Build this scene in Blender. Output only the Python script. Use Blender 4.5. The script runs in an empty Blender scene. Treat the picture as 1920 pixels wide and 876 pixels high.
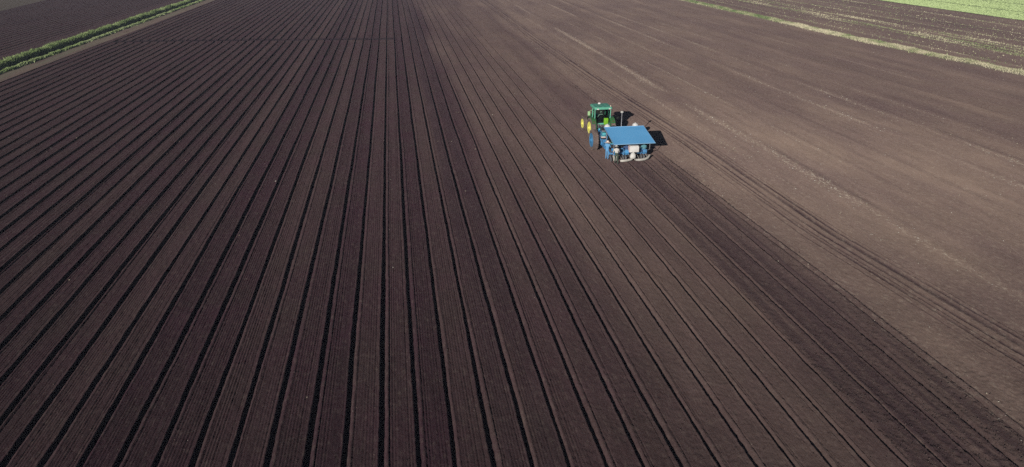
import bpy, bmesh, math, random
import numpy as np
from mathutils import Vector, Matrix

R = math.radians
random.seed(7)
rng = np.random.default_rng(11)
scene = bpy.context.scene
COL = scene.collection

# ------------------------------------------------------------------ camera
CAM_H = 19.8
F_PX = 1350.0
PITCH = math.atan(567 / F_PX)
YAW = R(9.0033)
cam_d = bpy.data.cameras.new('camera')
cam = bpy.data.objects.new('camera', cam_d)
COL.objects.link(cam)
cam_d.sensor_fit = 'HORIZONTAL'
cam_d.sensor_width = 36.0
cam_d.lens = 36.0 * F_PX / 1920.0
cam_d.clip_start = 0.1
cam_d.clip_end = 12000
cam.location = (0, 0, CAM_H)
cam.rotation_euler = (math.pi / 2 - PITCH, 0, -YAW)
scene.camera = cam

# ------------------------------------------------------------------ light
SUN_EL = R(16.4)
SUN_AZ = R(31.0)             # light travels towards +Y, this far round towards +X
world = bpy.data.worlds.new('World')
scene.world = world
world.use_nodes = True
wn = world.node_tree
bg = wn.nodes['Background']
sky = wn.nodes.new('ShaderNodeTexSky')
sky.sky_type = 'NISHITA'
sky.sun_disc = False
sky.sun_elevation = SUN_EL
sky.sun_rotation = SUN_AZ + math.pi
sky.altitude = 50
sky.air_density = 0.45
sky.dust_density = 0.15
sky.ozone_density = 1.0
wn.links.new(sky.outputs[0], bg.inputs[0])
bg.inputs[1].default_value = 0.05
sl = bpy.data.lights.new('sun', 'SUN')
sl.energy = 5.0
sl.angle = R(0.5)
sl.color = (1.0, 0.94, 0.88)
so = bpy.data.objects.new('sun', sl)
COL.objects.link(so)
ldir = Vector((math.sin(SUN_AZ) * math.cos(SUN_EL), math.cos(SUN_AZ) * math.cos(SUN_EL), -math.sin(SUN_EL)))
so.rotation_euler = ldir.to_track_quat('-Z', 'Y').to_euler()
so.location = (-60, -60, 60)
vs = scene.view_settings
vs.view_transform = 'Standard'
vs.look = 'None'
vs.gamma = 1
vs.use_curve_mapping = False
vs.exposure = -0.02
scene.cycles.max_bounces = 5
scene.cycles.diffuse_bounces = 2
scene.cycles.glossy_bounces = 2
scene.cycles.transmission_bounces = 4
scene.cycles.transparent_max_bounces = 6
scene.cycles.volume_bounces = 0
scene.cycles.use_denoising = False
scene.cycles.denoiser = 'OPENIMAGEDENOISE'
scene.cycles.denoising_input_passes = 'RGB_ALBEDO_NORMAL'

# ------------------------------------------------------------------ materials
MATS = {}


def paint(name, col, rough=0.5, metal=0.0, dirt=0.35, spec=0.4, dirtcol=(0.09, 0.07, 0.06), scale=3.0, coat=0.0):
    """worn painted metal / plastic / rubber: base colour with dusty patches"""
    m = bpy.data.materials.new(name)
    m.use_nodes = True
    nt = m.node_tree
    b = nt.nodes['Principled BSDF']
    tc = nt.nodes.new('ShaderNodeTexCoord')
    n1 = nt.nodes.new('ShaderNodeTexNoise')
    n1.inputs['Scale'].default_value = scale
    n1.inputs['Detail'].default_value = 6
    n1.inputs['Roughness'].default_value = 0.65
    nt.links.new(tc.outputs['Object'], n1.inputs['Vector'])
    rp = nt.nodes.new('ShaderNodeValToRGB')
    rp.color_ramp.elements[0].position = 0.42
    rp.color_ramp.elements[0].color = (0, 0, 0, 1)
    rp.color_ramp.elements[1].position = 0.78
    rp.color_ramp.elements[1].color = (dirt, dirt, dirt, 1)
    nt.links.new(n1.outputs['Fac'], rp.inputs['Fac'])
    mx = nt.nodes.new('ShaderNodeMix')
    mx.data_type = 'RGBA'
    mx.inputs['A'].default_value = (*col, 1)
    mx.inputs['B'].default_value = (*dirtcol, 1)
    nt.links.new(rp.outputs['Color'], mx.inputs['Factor'])
    nt.links.new(mx.outputs['Result'], b.inputs['Base Color'])
    b.inputs['Roughness'].default_value = rough
    b.inputs['Metallic'].default_value = metal
    b.inputs['Specular IOR Level'].default_value = spec
    b.inputs['Coat Weight'].default_value = coat
    MATS[name] = m
    return m


paint('tractor_green', (0.03, 0.145, 0.04), 0.45, dirt=0.85, coat=0.3)
paint('roof_teal', (0.11, 0.40, 0.27), 0.5, dirt=0.4)
paint('fender_lime', (0.17, 0.42, 0.02), 0.35, dirt=0.2)
paint('rim_yellow', (0.82, 0.78, 0.15), 0.5, dirt=0.45, dirtcol=(0.4, 0.34, 0.16))
paint('tyre_muddy', (0.12, 0.092, 0.08), 0.9, dirt=1.0, dirtcol=(0.21, 0.16, 0.14), scale=2.0, spec=0.15)
paint('machine_blue', (0.05, 0.25, 0.50), 0.5, dirt=0.8)
paint('canopy_blue', (0.15, 0.46, 0.80), 0.55, dirt=0.65, dirtcol=(0.10, 0.37, 0.68), scale=0.55, spec=0.3)
paint('canopy_rim', (0.22, 0.42, 0.62), 0.4, dirt=0.2)
paint('rim_blue', (0.05, 0.22, 0.42), 0.45, dirt=0.3)
paint('dark_steel', (0.035, 0.035, 0.037), 0.5, 0.3, dirt=0.6)
paint('grey_steel', (0.32, 0.32, 0.33), 0.4, 0.6, dirt=0.5)
paint('lilac_steel', (0.50, 0.44, 0.52), 0.4, 0.0, dirt=0.2)
paint('white_plastic', (0.62, 0.61, 0.58), 0.5, dirt=0.5, dirtcol=(0.32, 0.27, 0.22))
paint('off_white', (0.46, 0.44, 0.39), 0.6, dirt=0.5)
paint('black_plastic', (0.015, 0.015, 0.016), 0.5, dirt=0.4)
paint('pale_green', (0.33, 0.52, 0.27), 0.3, dirt=0.1)
paint('cyan_tray', (0.10, 0.42, 0.47), 0.5, dirt=0.3)
paint('pink_card', (0.62, 0.47, 0.44), 0.7, dirt=0.2)
paint('seedling_green', (0.06, 0.15, 0.04), 0.8, dirt=0.5)
paint('cloth_blue', (0.11, 0.30, 0.52), 0.9, dirt=0.3, spec=0.1)
paint('cloth_navy', (0.035, 0.075, 0.17), 0.9, dirt=0.3, spec=0.1)
paint('cloth_white', (0.54, 0.53, 0.49), 0.9, dirt=0.3, spec=0.1)
paint('cloth_green', (0.05, 0.075, 0.055), 0.9, dirt=0.4, spec=0.1)
paint('cloth_teal', (0.09, 0.24, 0.28), 0.9, dirt=0.3, spec=0.1)
paint('straw_hat', (0.60, 0.50, 0.38), 0.9, dirt=0.2, spec=0.1)
paint('pale_hat', (0.66, 0.55, 0.48), 0.9, dirt=0.15, spec=0.1)
paint('skin', (0.45, 0.27, 0.19), 0.6, dirt=0.1, spec=0.3)
paint('boot', (0.04, 0.032, 0.028), 0.8, dirt=0.7)
paint('boot_pale', (0.5, 0.38, 0.35), 0.8, dirt=0.3)
paint('hair', (0.02, 0.015, 0.012), 0.8, dirt=0.0)
paint('sack_white', (0.56, 0.55, 0.51), 0.85, dirt=0.25, spec=0.1)
g = bpy.data.materials.new('cab_glass')
g.use_nodes = True
gt = g.node_tree
for n in list(gt.nodes):
    gt.nodes.remove(n)
go = gt.nodes.new('ShaderNodeOutputMaterial')
gm = gt.nodes.new('ShaderNodeMixShader')
gf = gt.nodes.new('ShaderNodeFresnel')
gf.inputs['IOR'].default_value = 1.35
gtr = gt.nodes.new('ShaderNodeBsdfTransparent')
gtr.inputs[0].default_value = (0.66, 0.75, 0.72, 1)
ggl = gt.nodes.new('ShaderNodeBsdfGlossy')
ggl.inputs['Roughness'].default_value = 0.03
gt.links.new(gf.outputs[0], gm.inputs[0])
gt.links.new(gtr.outputs[0], gm.inputs[1])
gt.links.new(ggl.outputs[0], gm.inputs[2])
gt.links.new(gm.outputs[0], go.inputs[0])
MATS['cab_glass'] = g
lm = paint('tail_red', (0.16, 0.02, 0.02), 0.4, dirt=0.5)


# ------------------------------------------------------------------ soil
def soil_material():
    m = bpy.data.materials.new('soil')
    m.use_nodes = True
    nt = m.node_tree
    N = nt.nodes.new
    L = nt.links.new
    b = nt.nodes['Principled BSDF']
    b.inputs['Roughness'].default_value = 1.0
    b.inputs['Diffuse Roughness'].default_value = 1.0
    b.inputs['Specular IOR Level'].default_value = 0.06
    tc = N('ShaderNodeTexCoord')

    def attr(nm):
        a = N('ShaderNodeAttribute')
        a.attribute_name = nm
        return a.outputs['Fac']

    def noise(scale, detail=5, rough=0.6, stretch=(1, 1, 1)):
        mp = N('ShaderNodeMapping')
        mp.inputs['Scale'].default_value = stretch
        L(tc.outputs['Object'], mp.inputs['Vector'])
        n = N('ShaderNodeTexNoise')
        n.inputs['Scale'].default_value = scale
        n.inputs['Detail'].default_value = detail
        n.inputs['Roughness'].default_value = rough
        L(mp.outputs[0], n.inputs['Vector'])
        return n.outputs['Fac']

    def mix(fac, a, bb, mode='MIX'):
        x = N('ShaderNodeMix')
        x.data_type = 'RGBA'
        x.blend_type = mode
        if isinstance(fac, float):
            x.inputs['Factor'].default_value = fac
        else:
            L(fac, x.inputs['Factor'])
        for nm, v in (('A', a), ('B', bb)):
            if isinstance(v, tuple):
                x.inputs[nm].default_value = (*v, 1)
            else:
                L(v, x.inputs[nm])
        return x.outputs['Result']

    def ramp(f, p0, c0, p1, c1):
        r = N('ShaderNodeValToRGB')
        r.color_ramp.elements[0].position = p0
        r.color_ramp.elements[0].color = (c0, c0, c0, 1)
        r.color_ramp.elements[1].position = p1
        r.color_ramp.elements[1].color = (c1, c1, c1, 1)
        L(f, r.inputs['Fac'])
        return r.outputs['Color']

    def math_(op, a, bb):
        x = N('ShaderNodeMath')
        x.operation = op
        for i, v in enumerate((a, bb)):
            if isinstance(v, (int, float)):
                x.inputs[i].default_value = v
            else:
                L(v, x.inputs[i])
        return x.outputs[0]

    dark = mix(ramp(noise(0.22, 4), 0.35, 0.0, 0.65, 1.0), (0.0365, 0.0182, 0.0245), (0.0350, 0.0215, 0.0238))
    dry_glow = mix(ramp(noise(0.12, 4, 0.6, (1, 0.35, 1)), 0.35, 0.0, 0.68, 1.0), (0.138, 0.098, 0.085), (0.188, 0.137, 0.108))
    damp = mix(ramp(noise(0.5, 4, 0.6, (1, 0.2, 1)), 0.35, 0.0, 0.65, 1.0), (0.0215, 0.0115, 0.0175), (0.037, 0.0230, 0.027))
    c = mix(attr('dry_glow'), dark, dry_glow)
    c = mix(attr('damp'), c, damp)
    # mottling at several sizes, drawn out along the working direction
    mot = ramp(noise(1.3, 6, 0.65, (1, 0.18, 1)), 0.3, 0.80, 0.7, 1.14)
    c = mix(0.8, c, mot, 'MULTIPLY')
    fine = ramp(noise(9.0, 4, 0.7), 0.28, 0.62, 0.72, 1.3)
    c = mix(0.6, c, fine, 'MULTIPLY')
    # pale crumbs and bits of old straw
    fl_ = math_('ADD', ramp(noise(22.0, 2, 0.6), 0.64, 0.0, 0.72, 0.7), ramp(noise(4.5, 4, 0.75, (1, 0.4, 1)), 0.52, 0.0, 0.66, 1.0))
    flk = math_('MULTIPLY', fl_, math_('POWER', attr('straw'), 1.4))
    c = mix(flk, c, (0.36, 0.31, 0.24))
    c = mix(attr('turn'), c, (0.013, 0.0085, 0.0115))
    # short green cover on the headlands
    c = mix(math_('MULTIPLY', attr('green'), ramp(noise(2.6, 5, 0.7), 0.3, 0.25, 0.62, 1.0)), c, (0.105, 0.125, 0.075))
    L(c, b.inputs['Base Color'])
    bm = N('ShaderNodeBump')
    bm.inputs['Strength'].default_value = 0.55
    bm.inputs['Distance'].default_value = 0.02
    L(noise(16.0, 6, 0.75), bm.inputs['Height'])
    L(bm.outputs[0], b.inputs['Normal'])
    return m


SOIL = soil_material()

# ------------------------------------------------------------------ height of the land
_tab = rng.random((512, 512)).astype(np.float32)


def vnoise(x, y, seed=0):
    x = x + seed * 17.31
    y = y + seed * 9.77
    xi = np.floor(x).astype(np.int64)
    yi = np.floor(y).astype(np.int64)
    fx = (x - xi)
    fy = (y - yi)
    fx = fx * fx * (3 - 2 * fx)
    fy = fy * fy * (3 - 2 * fy)
    a = _tab[yi & 511, xi & 511]
    b = _tab[yi & 511, (xi + 1) & 511]
    c = _tab[(yi + 1) & 511, xi & 511]
    d = _tab[(yi + 1) & 511, (xi + 1) & 511]
    return (a + (b - a) * fx) * (1 - fy) + (c + (d - c) * fx) * fy - 0.5


def sst(e0, e1, x):
    t = np.clip((x - e0) / (e1 - e0), 0, 1)
    return t * t * (3 - 2 * t)


BED = 1.5
X0 = -1.57                   # furrow number 0
PLANT_Y = 61.9               # the machine has worked up to here


def furrow_x(i):
    return X0 + BED * i - np.where(i > 4, (i - 4) * 0.012, 0.0)


def edge_x(Y):
    return np.interp(Y, [0, 22, 34, 44, 62, 94, 200, 420], [25.75, 25.7, 25.55, 25.25, 24.6, 24.3, 23.9, 23.5])


def rut_drift(Y):
    return np.interp(Y, [0, 20, 28, 43, 68, 94, 150, 420], [3.3, 2.4, 1.35, 0.1, 0.0, -0.9, -1.3, -1.3])


def strip_lo(Y):
    return -59.3 + (Y - 110) * 0.010


def land(X, Y):
    """height and surface attributes of every point of the land"""
    X = X.astype(np.float64)
    Y = Y.astype(np.float64)
    z = np.zeros_like(X)
    dry_glow = np.zeros_like(X)
    damp = np.zeros_like(X)
    straw = np.zeros_like(X)
    green = np.zeros_like(X)
    # nearest furrow
    i = np.round((X - X0) / BED)
    fx = furrow_x(i)
    i = i + np.where(X - fx > 0.75, 1, 0) - np.where(X - fx < -0.75, 1, 0)
    fx = furrow_x(i)
    wob = 0.085 * vnoise(Y * 0.045, i * 3.7, 1) + 0.045 * vnoise(Y * 0.16, i * 5.3, 2) + 0.022 * vnoise(Y * 0.9, i * 7.9, 3)
    edge_l = 0.022 * vnoise(Y * 2.6, i * 2.3 + 40, 4) + 0.02 * vnoise(Y * 7.0, i * 1.3 + 40, 14)
    d = X - fx - wob
    d = d + edge_l * np.sign(d)
    worked = (X < edge_x(Y) - 0.3) & (X > strip_lo(Y) + 3.4)
    leftf = (X < -66.5) & (X > -104.0 - (Y - 220) * 0.08)
    done = sst(PLANT_Y + 2.0, PLANT_Y - 0.5, Y)
    ahead = (i >= 14) & (i <= 18)
    amp = np.where(i < 5, 1.0, np.where(i < 10, 0.92, 0.85)) * (1 + 0.35 * vnoise(Y * 0.07, i * 4.1, 5))
    amp = np.where(i == 0, amp * 1.1, amp)
    amp = amp * (1 + 0.35 * sst(-8, -18, i) + 0.25 * sst(60, 120, Y) * (i < 4))
    amp = np.where(ahead, 0.85 * done + 0.16 * (1 - done), amp)
    amp = np.where(i >= 18, 0.3 * amp, amp)
    amp = np.where(leftf, 1.25, amp)
    rows = (worked | leftf).astype(float)
    amp = amp * rows
    # tilled cross strip where the rows were turned
    ty = 152.0 + 0.09 * (X + 25) * -1 + 0.8 * vnoise(X * 0.4, X * 0, 6)
    cross = np.exp(-((Y - ty) / 1.3) ** 2) * ((X > -54) & (X < 0.2))
    amp = amp * (1 - 0.85 * cross)
    wide = np.where(i < 5, 1.0, np.where(i < 10, 0.9, 0.84)) * (0.94 + 0.42 * vnoise(Y * 0.09, i * 6.1, 41) + 0.16 * vnoise(Y * 0.8, i * 4.7, 42))
    ad = np.abs(d)
    wall = np.where(d < 0, sst(0.140 * wide, 0.070 * wide, ad), sst(0.200 * wide, 0.030 * wide, ad))
    z -= 0.128 * amp * wall
    z += 0.020 * amp * np.exp(-((ad - np.where(d < 0, .19, .25) * wide) / 0.045) ** 2)
    z += 0.02 * amp * wall * vnoise(Y * 3, i * 2.9, 7)
    # drilled lines along the bed tops
    u = X - furrow_x(np.floor((X - X0) / BED + 1e-6))
    ln = 0.5 + 0.5 * np.cos(2 * np.pi * (u - 0.75) / 0.137)
    k = np.round((u - 0.75) / 0.137)
    bedn = np.floor((X - X0) / BED)
    lamp = np.clip(0.62 + 1.5 * vnoise(k * 3.17 + 5, bedn * 7.13, 8) + 0.7 * vnoise(Y * 0.06, bedn * 3.3 + k, 9), 0, 1.5)
    lamp = lamp * np.where(bedn < 3, 1.0, np.where(bedn < 6, 0.85, np.where(np.abs(k) > 2, 0.8, 0.22)))
    z -= rows * 0.030 * lamp * ln ** 5 * (ad > 0.26 * wide) * np.where(bedn >= 14, 0.35, 1.0) * (1 - cross)
    # slow unevenness and clods
    rough = np.where(X > edge_x(Y), 1.0, np.where(bedn >= 14, 2.1, np.where(bedn >= 5, 1.3, 1.0)))
    rough = np.where(X > 96, 1.6, rough)
    rough = rough + 1.6 * cross
    z += 0.03 * vnoise(X * 0.35, Y * 0.12, 10)
    z += rough * (0.016 * vnoise(X * 2.2, Y * 1.1, 11) + np.where(X > edge_x(Y), 0.030, 0.017) * vnoise(X * 6.5, Y * 5, 12))
    z += rough * 0.009 * (rng.random(X.shape) - 0.5) * 1.3
    z -= 0.16 * cross
    z += 0.14 * np.exp(-((Y - ty + 2.3) / 0.7) ** 2) * ((X > -54) & (X < 0.2))
    # the fresh ridge along the edge of the worked ground
    e = X - edge_x(Y) - 0.12 * vnoise(Y * 0.25, Y * 0, 13) - 0.05 * vnoise(Y * 1.9, Y * 0, 15)
    hit = np.where(Y < 420, 1.0, 0.0) * (0.55 + 0.45 * done)
    z += hit * (0.075 * np.exp(-(e / 0.11) ** 2) - 0.085 * np.exp(-((e + 0.24) / 0.085) ** 2) - 0.03 * np.exp(-((e - 0.24) / 0.09) ** 2))
    # wheel ruts in the bare field
    rt = np.zeros_like(X)
    for (x, w, dep, dk) in ((27.55, .06, .035, .4), (28.15, .10, .045, .7), (28.45, .08, .04, .6), (28.95, .10, .05, .75), (29.75, .20, .06, 1.0), (30.25, .12, .045, .8), (30.62, .05, .03, .4)):
        q = X - x - rut_drift(Y) - 0.20 * vnoise(Y * 0.06, Y * 0 + x * 0.3, 16) - 0.05 * vnoise(Y * 0.7, Y * 0 + x * 5, 17)
        s = np.exp(-(q / w) ** 2) * np.clip(0.75 + 1.0 * vnoise(Y * 0.2, Y * 0 + x * 9, 18), 0, 1.2)
        z -= 1.5 * dep * s
        z += 0.4 * dep * np.exp(-((np.abs(q) - 1.9 * w) / (0.6 * w)) ** 2)
        rt = np.maximum(rt, np.minimum(1, 1.4 * dk) * s)
    for (x, dk) in ((33.6, .18), (36.3, .35), (38.2, .12), (41.0, .22), (43.4, .15), (46.0, .3), (48.1, .15), (52.2, .3), (57.4, .25), (63.0, .2), (70.0, .25), (78, .2)):
        q = X - x - 0.5 * vnoise(Y * 0.03, Y * 0 + x, 19)
        s = np.exp(-(q / 0.32) ** 2) * np.clip(0.4 + 1.6 * vnoise(Y * 0.05, Y * 0 + x * 2, 20), 0, 1.2)
        rt = np.maximum(rt, dk * s)
        z -= 0.03 * s
    # surface states
    dry_glow += 0.06 + 0.36 * sst(1.0, 18.0, X) + 0.16 * sst(24.0, 26.5, X)
    dry_glow += 0.46 * sst(10, 30, X) * np.exp(-((X - 37) / 17) ** 2 - ((Y - 58) / 27) ** 2)  # bright spot opposite the sun, painted into the soil colour as paler ground
    dry_glow += 0.25 * vnoise(X * 0.5, Y * 0.035, 21) * sst(-5, 10, X)
    bed_tone = vnoise(bedn * 7.7 + 0.5, bedn * 3.1, 22)
    dry_glow += rows * 0.16 * bed_tone
    strip = ((bedn >= 14) & (bedn <= 17) & worked)
    bands = 0.35 + 1.3 * vnoise(u * 3.6 + bedn * 9, Y * 0.06, 23) + 0.3 * (bedn == 15)
    damp += np.where(strip, 0.62 * done * np.clip(0.34 + 1.0 * bands - 0.05 * (bedn == 17) - 0.1 * (bedn == 14), 0, 1), 0)
    damp += np.where((bedn >= 3) & (bedn <= 4), 0.55 + 0.3 * vnoise(Y * 0.06, bedn, 24), 0) * sst(0.2, 0.7, u) * 0.9
    damp = np.maximum(damp, rt)
    damp = np.maximum(damp, 1.0 * cross)
    damp = np.maximum(damp, np.where((X > edge_x(Y) - .6) & (X < edge_x(Y) + .25), 0.35 * hit, 0))
    straw += 0.15 + 0.17 * (X > 25) + np.where(X > 96, 0.1, 0)
    for (x, w, s) in ((35.35, .38, 1.0), (45.2, .30, .75), (51.2, .3, .8), (56.5, .35, .6), (40.3, .2, .35), (32.4, .2, .3), (61.5, .3, .35), (74, .3, .4)):
        q = X - x - 0.7 * vnoise(Y * 0.035, Y * 0 + x, 25)
        st = s * np.exp(-(q / w) ** 2) * np.clip(0.45 + 1.7 * vnoise(Y * 0.09, Y * 0 + x * 3, 26), 0, 1.3)
        straw += 1.3 * st
        dry_glow += 0.45 * st
    # beyond the right verge
    far_r = X > 94.5
    dry_glow = np.where(far_r, 0.5 + 0.3 * vnoise(X * 0.3, Y * 0.02, 27), dry_glow)
    for (x, w) in ((105.8, .35), (107.4, .3), (109.3, .35), (112.2, .35), (114.0, .3), (138.6, .3), (120.5, .25), (97.8, .3), (129, .25)):
        q = X - x - 0.8 * vnoise(Y * 0.03, Y * 0 + x, 28)
        st = np.exp(-(q / w) ** 2) * np.clip(0.7 + 1.1 * vnoise(Y * 0.08, Y * 0 + x * 3, 29), 0, 1.2)
        straw += far_r * 0.75 * st
        green += far_r * 0.2 * st
        dry_glow += far_r * 0.4 * st
    # left verge: drove, ditch and banks
    s = X - strip_lo(Y)
    head = (s > -0.3) & (s < 3.5)
    dry_glow = np.where(head, 0.55, dry_glow)
    green += np.where(head, 0.5 * sst(3.6, 2.6, s) * np.clip(.7 + 1.2 * vnoise(s * 1.2, Y * 0.1, 44), 0, 1.3), 0)
    rows_free = (s < 3.5) & (X > -66.5)
    turn = np.exp(-((Y - ty) / 1.2) ** 2) * ((X > -54) & (X < 0.2)) * np.clip(0.75 + 0.8 * vnoise(X * 0.25, Y * 0.3, 45), 0, 1)
    z += np.where(rows_free, -1.1 * np.exp(-((s + 1.2) / 0.5) ** 2) + 0.10 * np.exp(-((s + 0.2) / 0.4) ** 2) + 0.15 * np.exp(-((s + 2.9) / 0.6) ** 2), 0)
    dry_glow = np.where(X < -66.5, 0.08, dry_glow)
    green += np.where(rows_free & (s < 0) & (s > -4.2), 0.8, 0)
    farl = X < -104.0 - (Y - 220) * 0.08
    green += np.where(farl, 0.3, 0)
    dry_glow = np.where(farl, 0.15, dry_glow)
    # right verge
    vr = X - verge_x(Y)
    green += np.where(np.abs(vr) < 2.4, 0.6 * sst(2.4, 0.8, np.abs(vr)), 0)
    z += 0.16 * np.exp(-(vr / 1.1) ** 2)
    return z, np.clip(dry_glow, 0, 1.1), np.clip(damp, 0, 1), np.clip(straw, 0, 1), np.clip(green, 0, 1), turn


def verge_x(Y):
    return np.interp(Y, [0, 95, 130, 225, 420], [94.3, 93.4, 91.2, 89.6, 89.0])


def y_rows(y0, y1, q=0.8, cap=1.1):
    ys = [y0]
    while ys[-1] < y1:
        Y = ys[-1]
        zc = Y * math.cos(PITCH) + CAM_H * math.sin(PITCH)
        ys.append(Y + min(cap, max(0.045, q * zc * zc / (720 * CAM_H * .85))))
    return np.array(ys)


def mesh_from_arrays(name, co, faces_flat, nper, attrs=None, smooth=True):
    me = bpy.data.meshes.new(name)
    nv = len(co)
    nf = len(faces_flat) // nper
    me.vertices.add(nv)
    me.vertices.foreach_set('co', co.astype(np.float32).ravel())
    me.loops.add(nf * nper)
    me.loops.foreach_set('vertex_index', faces_flat.astype(np.int32))
    me.polygons.add(nf)
    me.polygons.foreach_set('loop_start', (np.arange(nf) * nper).astype(np.int32))
    me.update(calc_edges=True)
    if smooth:
        me.polygons.foreach_set('use_smooth', np.ones(nf, dtype=bool))
    for k, v in (attrs or {}).items():
        a = me.attributes.new(k, 'FLOAT', 'POINT')
        a.data.foreach_set('value', v.astype(np.float32).ravel())
    return me


def grid_patch(xs, ys):
    Xg, Yg = np.meshgrid(xs, ys)
    z, dry_glow, damp, straw, green, turn = land(Xg, Yg)
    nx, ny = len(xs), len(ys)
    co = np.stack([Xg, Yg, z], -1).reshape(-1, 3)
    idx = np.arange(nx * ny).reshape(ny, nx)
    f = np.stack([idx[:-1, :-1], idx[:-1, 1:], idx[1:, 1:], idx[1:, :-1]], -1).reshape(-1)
    return co, f, dict(dry_glow=dry_glow.ravel(), damp=damp.ravel(), straw=straw.ravel(), green=green.ravel(), turn=turn.ravel())


def land_object(name, patches, mat):
    cos, fs, at, off = [], [], {}, 0
    for co, f, a in patches:
        cos.append(co)
        fs.append(f + off)
        off += len(co)
        for k, v in a.items():
            at.setdefault(k, []).append(v)
    me = mesh_from_arrays(name, np.concatenate(cos), np.concatenate(fs), 4, {k: np.concatenate(v) for k, v in at.items()})
    me.materials.append(mat)
    o = bpy.data.objects.new(name, me)
    COL.objects.link(o)
    o['kind'] = 'structure'
    return o


def bed_cols(x0, x1, n):
    """columns that crowd into the furrows"""
    t = np.linspace(0, 1, n, endpoint=False)
    w = t - 0.36 * np.sin(2 * np.pi * t) / (2 * np.pi) * -1.0
    w = t + 0.3 * np.sin(2 * np.pi * t) / (2 * np.pi) * -1.0
    out = []
    for b in range(int(math.floor((x0 - X0) / BED)), int(math.ceil((x1 - X0) / BED))):
        out.append(X0 + BED * (b + w))
    xs = np.concatenate(out)
    return xs[(xs >= x0) & (xs < x1)]


YS = y_rows(14.0, 420.0)
XS_MAIN = np.concatenate([bed_cols(-26.0, 23.5, 54), np.arange(23.5, 32.0, 0.05)])
XS_LEFT = np.concatenate([bed_cols(-56.4, -26.0, 34), XS_MAIN[:1]])
grow = [32.0]
while grow[-1] < 96.5:
    grow.append(grow[-1] + 0.055 + (grow[-1] - 32) * 0.0045)
XS_BARE = np.concatenate([XS_MAIN[-1:], np.array(grow[:-1])])
YS_L = YS[YS > 40.0]
YS_F = YS[YS > 60.0]
land_object('ploughed_field', [grid_patch(XS_MAIN, YS), grid_patch(XS_LEFT, YS_L)], SOIL)
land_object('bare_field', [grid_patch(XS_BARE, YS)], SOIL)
XS_STUB = np.concatenate([XS_BARE[-1:], np.arange(97.0, 149.2, 0.24)])
land_object('stubble_field', [grid_patch(XS_STUB, YS_F)], SOIL)
XS_DR = np.concatenate([np.arange(-68.0, -56.4, 0.16), XS_LEFT[:1]])
land_object('field_track', [grid_patch(XS_DR, YS_F)], SOIL)
XS_NB = np.concatenate([bed_cols(-135.0, -68.0, 16), XS_DR[:1]])
land_object('neighbouring_field', [grid_patch(XS_NB, YS_F)], SOIL)

# crop field far right: a green sheet below the real plants
cm = bpy.data.materials.new('young_crop')
cm.use_nodes = True
nt = cm.node_tree
b = nt.nodes['Principled BSDF']
b.inputs['Roughness'].default_value = 0.9
b.inputs['Specular IOR Level'].default_value = 0.1
tc = nt.nodes.new('ShaderNodeTexCoord')
n1 = nt.nodes.new('ShaderNodeTexNoise')
n1.inputs['Scale'].default_value = 0.4
n1.inputs['Detail'].default_value = 6
nt.links.new(tc.outputs['Object'], n1.inputs['Vector'])
r = nt.nodes.new('ShaderNodeValToRGB')
r.color_ramp.elements[0].position = 0.3
r.color_ramp.elements[0].color = (0.36, 0.46, 0.20, 1)
r.color_ramp.elements[1].position = 0.7
r.color_ramp.elements[1].color = (0.41, 0.52, 0.23, 1)
nt.links.new(n1.outputs['Fac'], r.inputs['Fac'])
ab = nt.nodes.new('ShaderNodeAttribute')
ab.attribute_name = 'bare'
mxb = nt.nodes.new('ShaderNodeMix')
mxb.data_type = 'RGBA'
nt.links.new(ab.outputs['Fac'], mxb.inputs['Factor'])
nt.links.new(r.outputs['Color'], mxb.inputs['A'])
mxb.inputs['B'].default_value = (0.10, 0.10, 0.06, 1)
nt.links.new(mxb.outputs['Result'], b.inputs['Base Color'])
xs = np.concatenate([XS_STUB[-1:], np.arange(149.4, 210.0, 0.3), np.arange(210.0, 340.0, 1.0)])
ys = YS_F[::2]
Xg, Yg = np.meshgrid(xs, ys)
Zg = 0.05 * vnoise(Xg * 0.3, Yg * 0.3, 30) + 0.04
Bg = np.zeros_like(Xg)
for t in (164.1, 181.3, 198.5):
    Zg -= 0.12 * np.exp(-((Xg - t) / 0.5) ** 2)
    Bg = np.maximum(Bg, np.exp(-((Xg - t) / 0.5) ** 2))
idx = np.arange(Xg.size).reshape(Xg.shape)
f = np.stack([idx[:-1, :-1], idx[:-1, 1:], idx[1:, 1:], idx[1:, :-1]], -1).reshape(-1)
me = mesh_from_arrays('crop_field', np.stack([Xg, Yg, Zg], -1).reshape(-1, 3), f, 4, {'bare': Bg})
me.materials.append(cm)
o = bpy.data.objects.new('crop_field', me)
COL.objects.link(o)
o['kind'] = 'structure'

# land to the horizon
bmm = bmesh.new()
bmesh.ops.create_grid(bmm, x_segments=12, y_segments=12, size=3500)
me = bpy.data.meshes.new('ground')
bmm.to_mesh(me)
bmm.free()
gmat = paint('far_soil', (0.085, 0.066, 0.058), 1.0, dirt=0.8, dirtcol=(0.06, 0.075, 0.04), scale=0.012, spec=0.05)
me.materials.append(gmat)
o = bpy.data.objects.new('ground', me)
o.location = (0, 0, -1.35)
COL.objects.link(o)
o['kind'] = 'structure'


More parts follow.
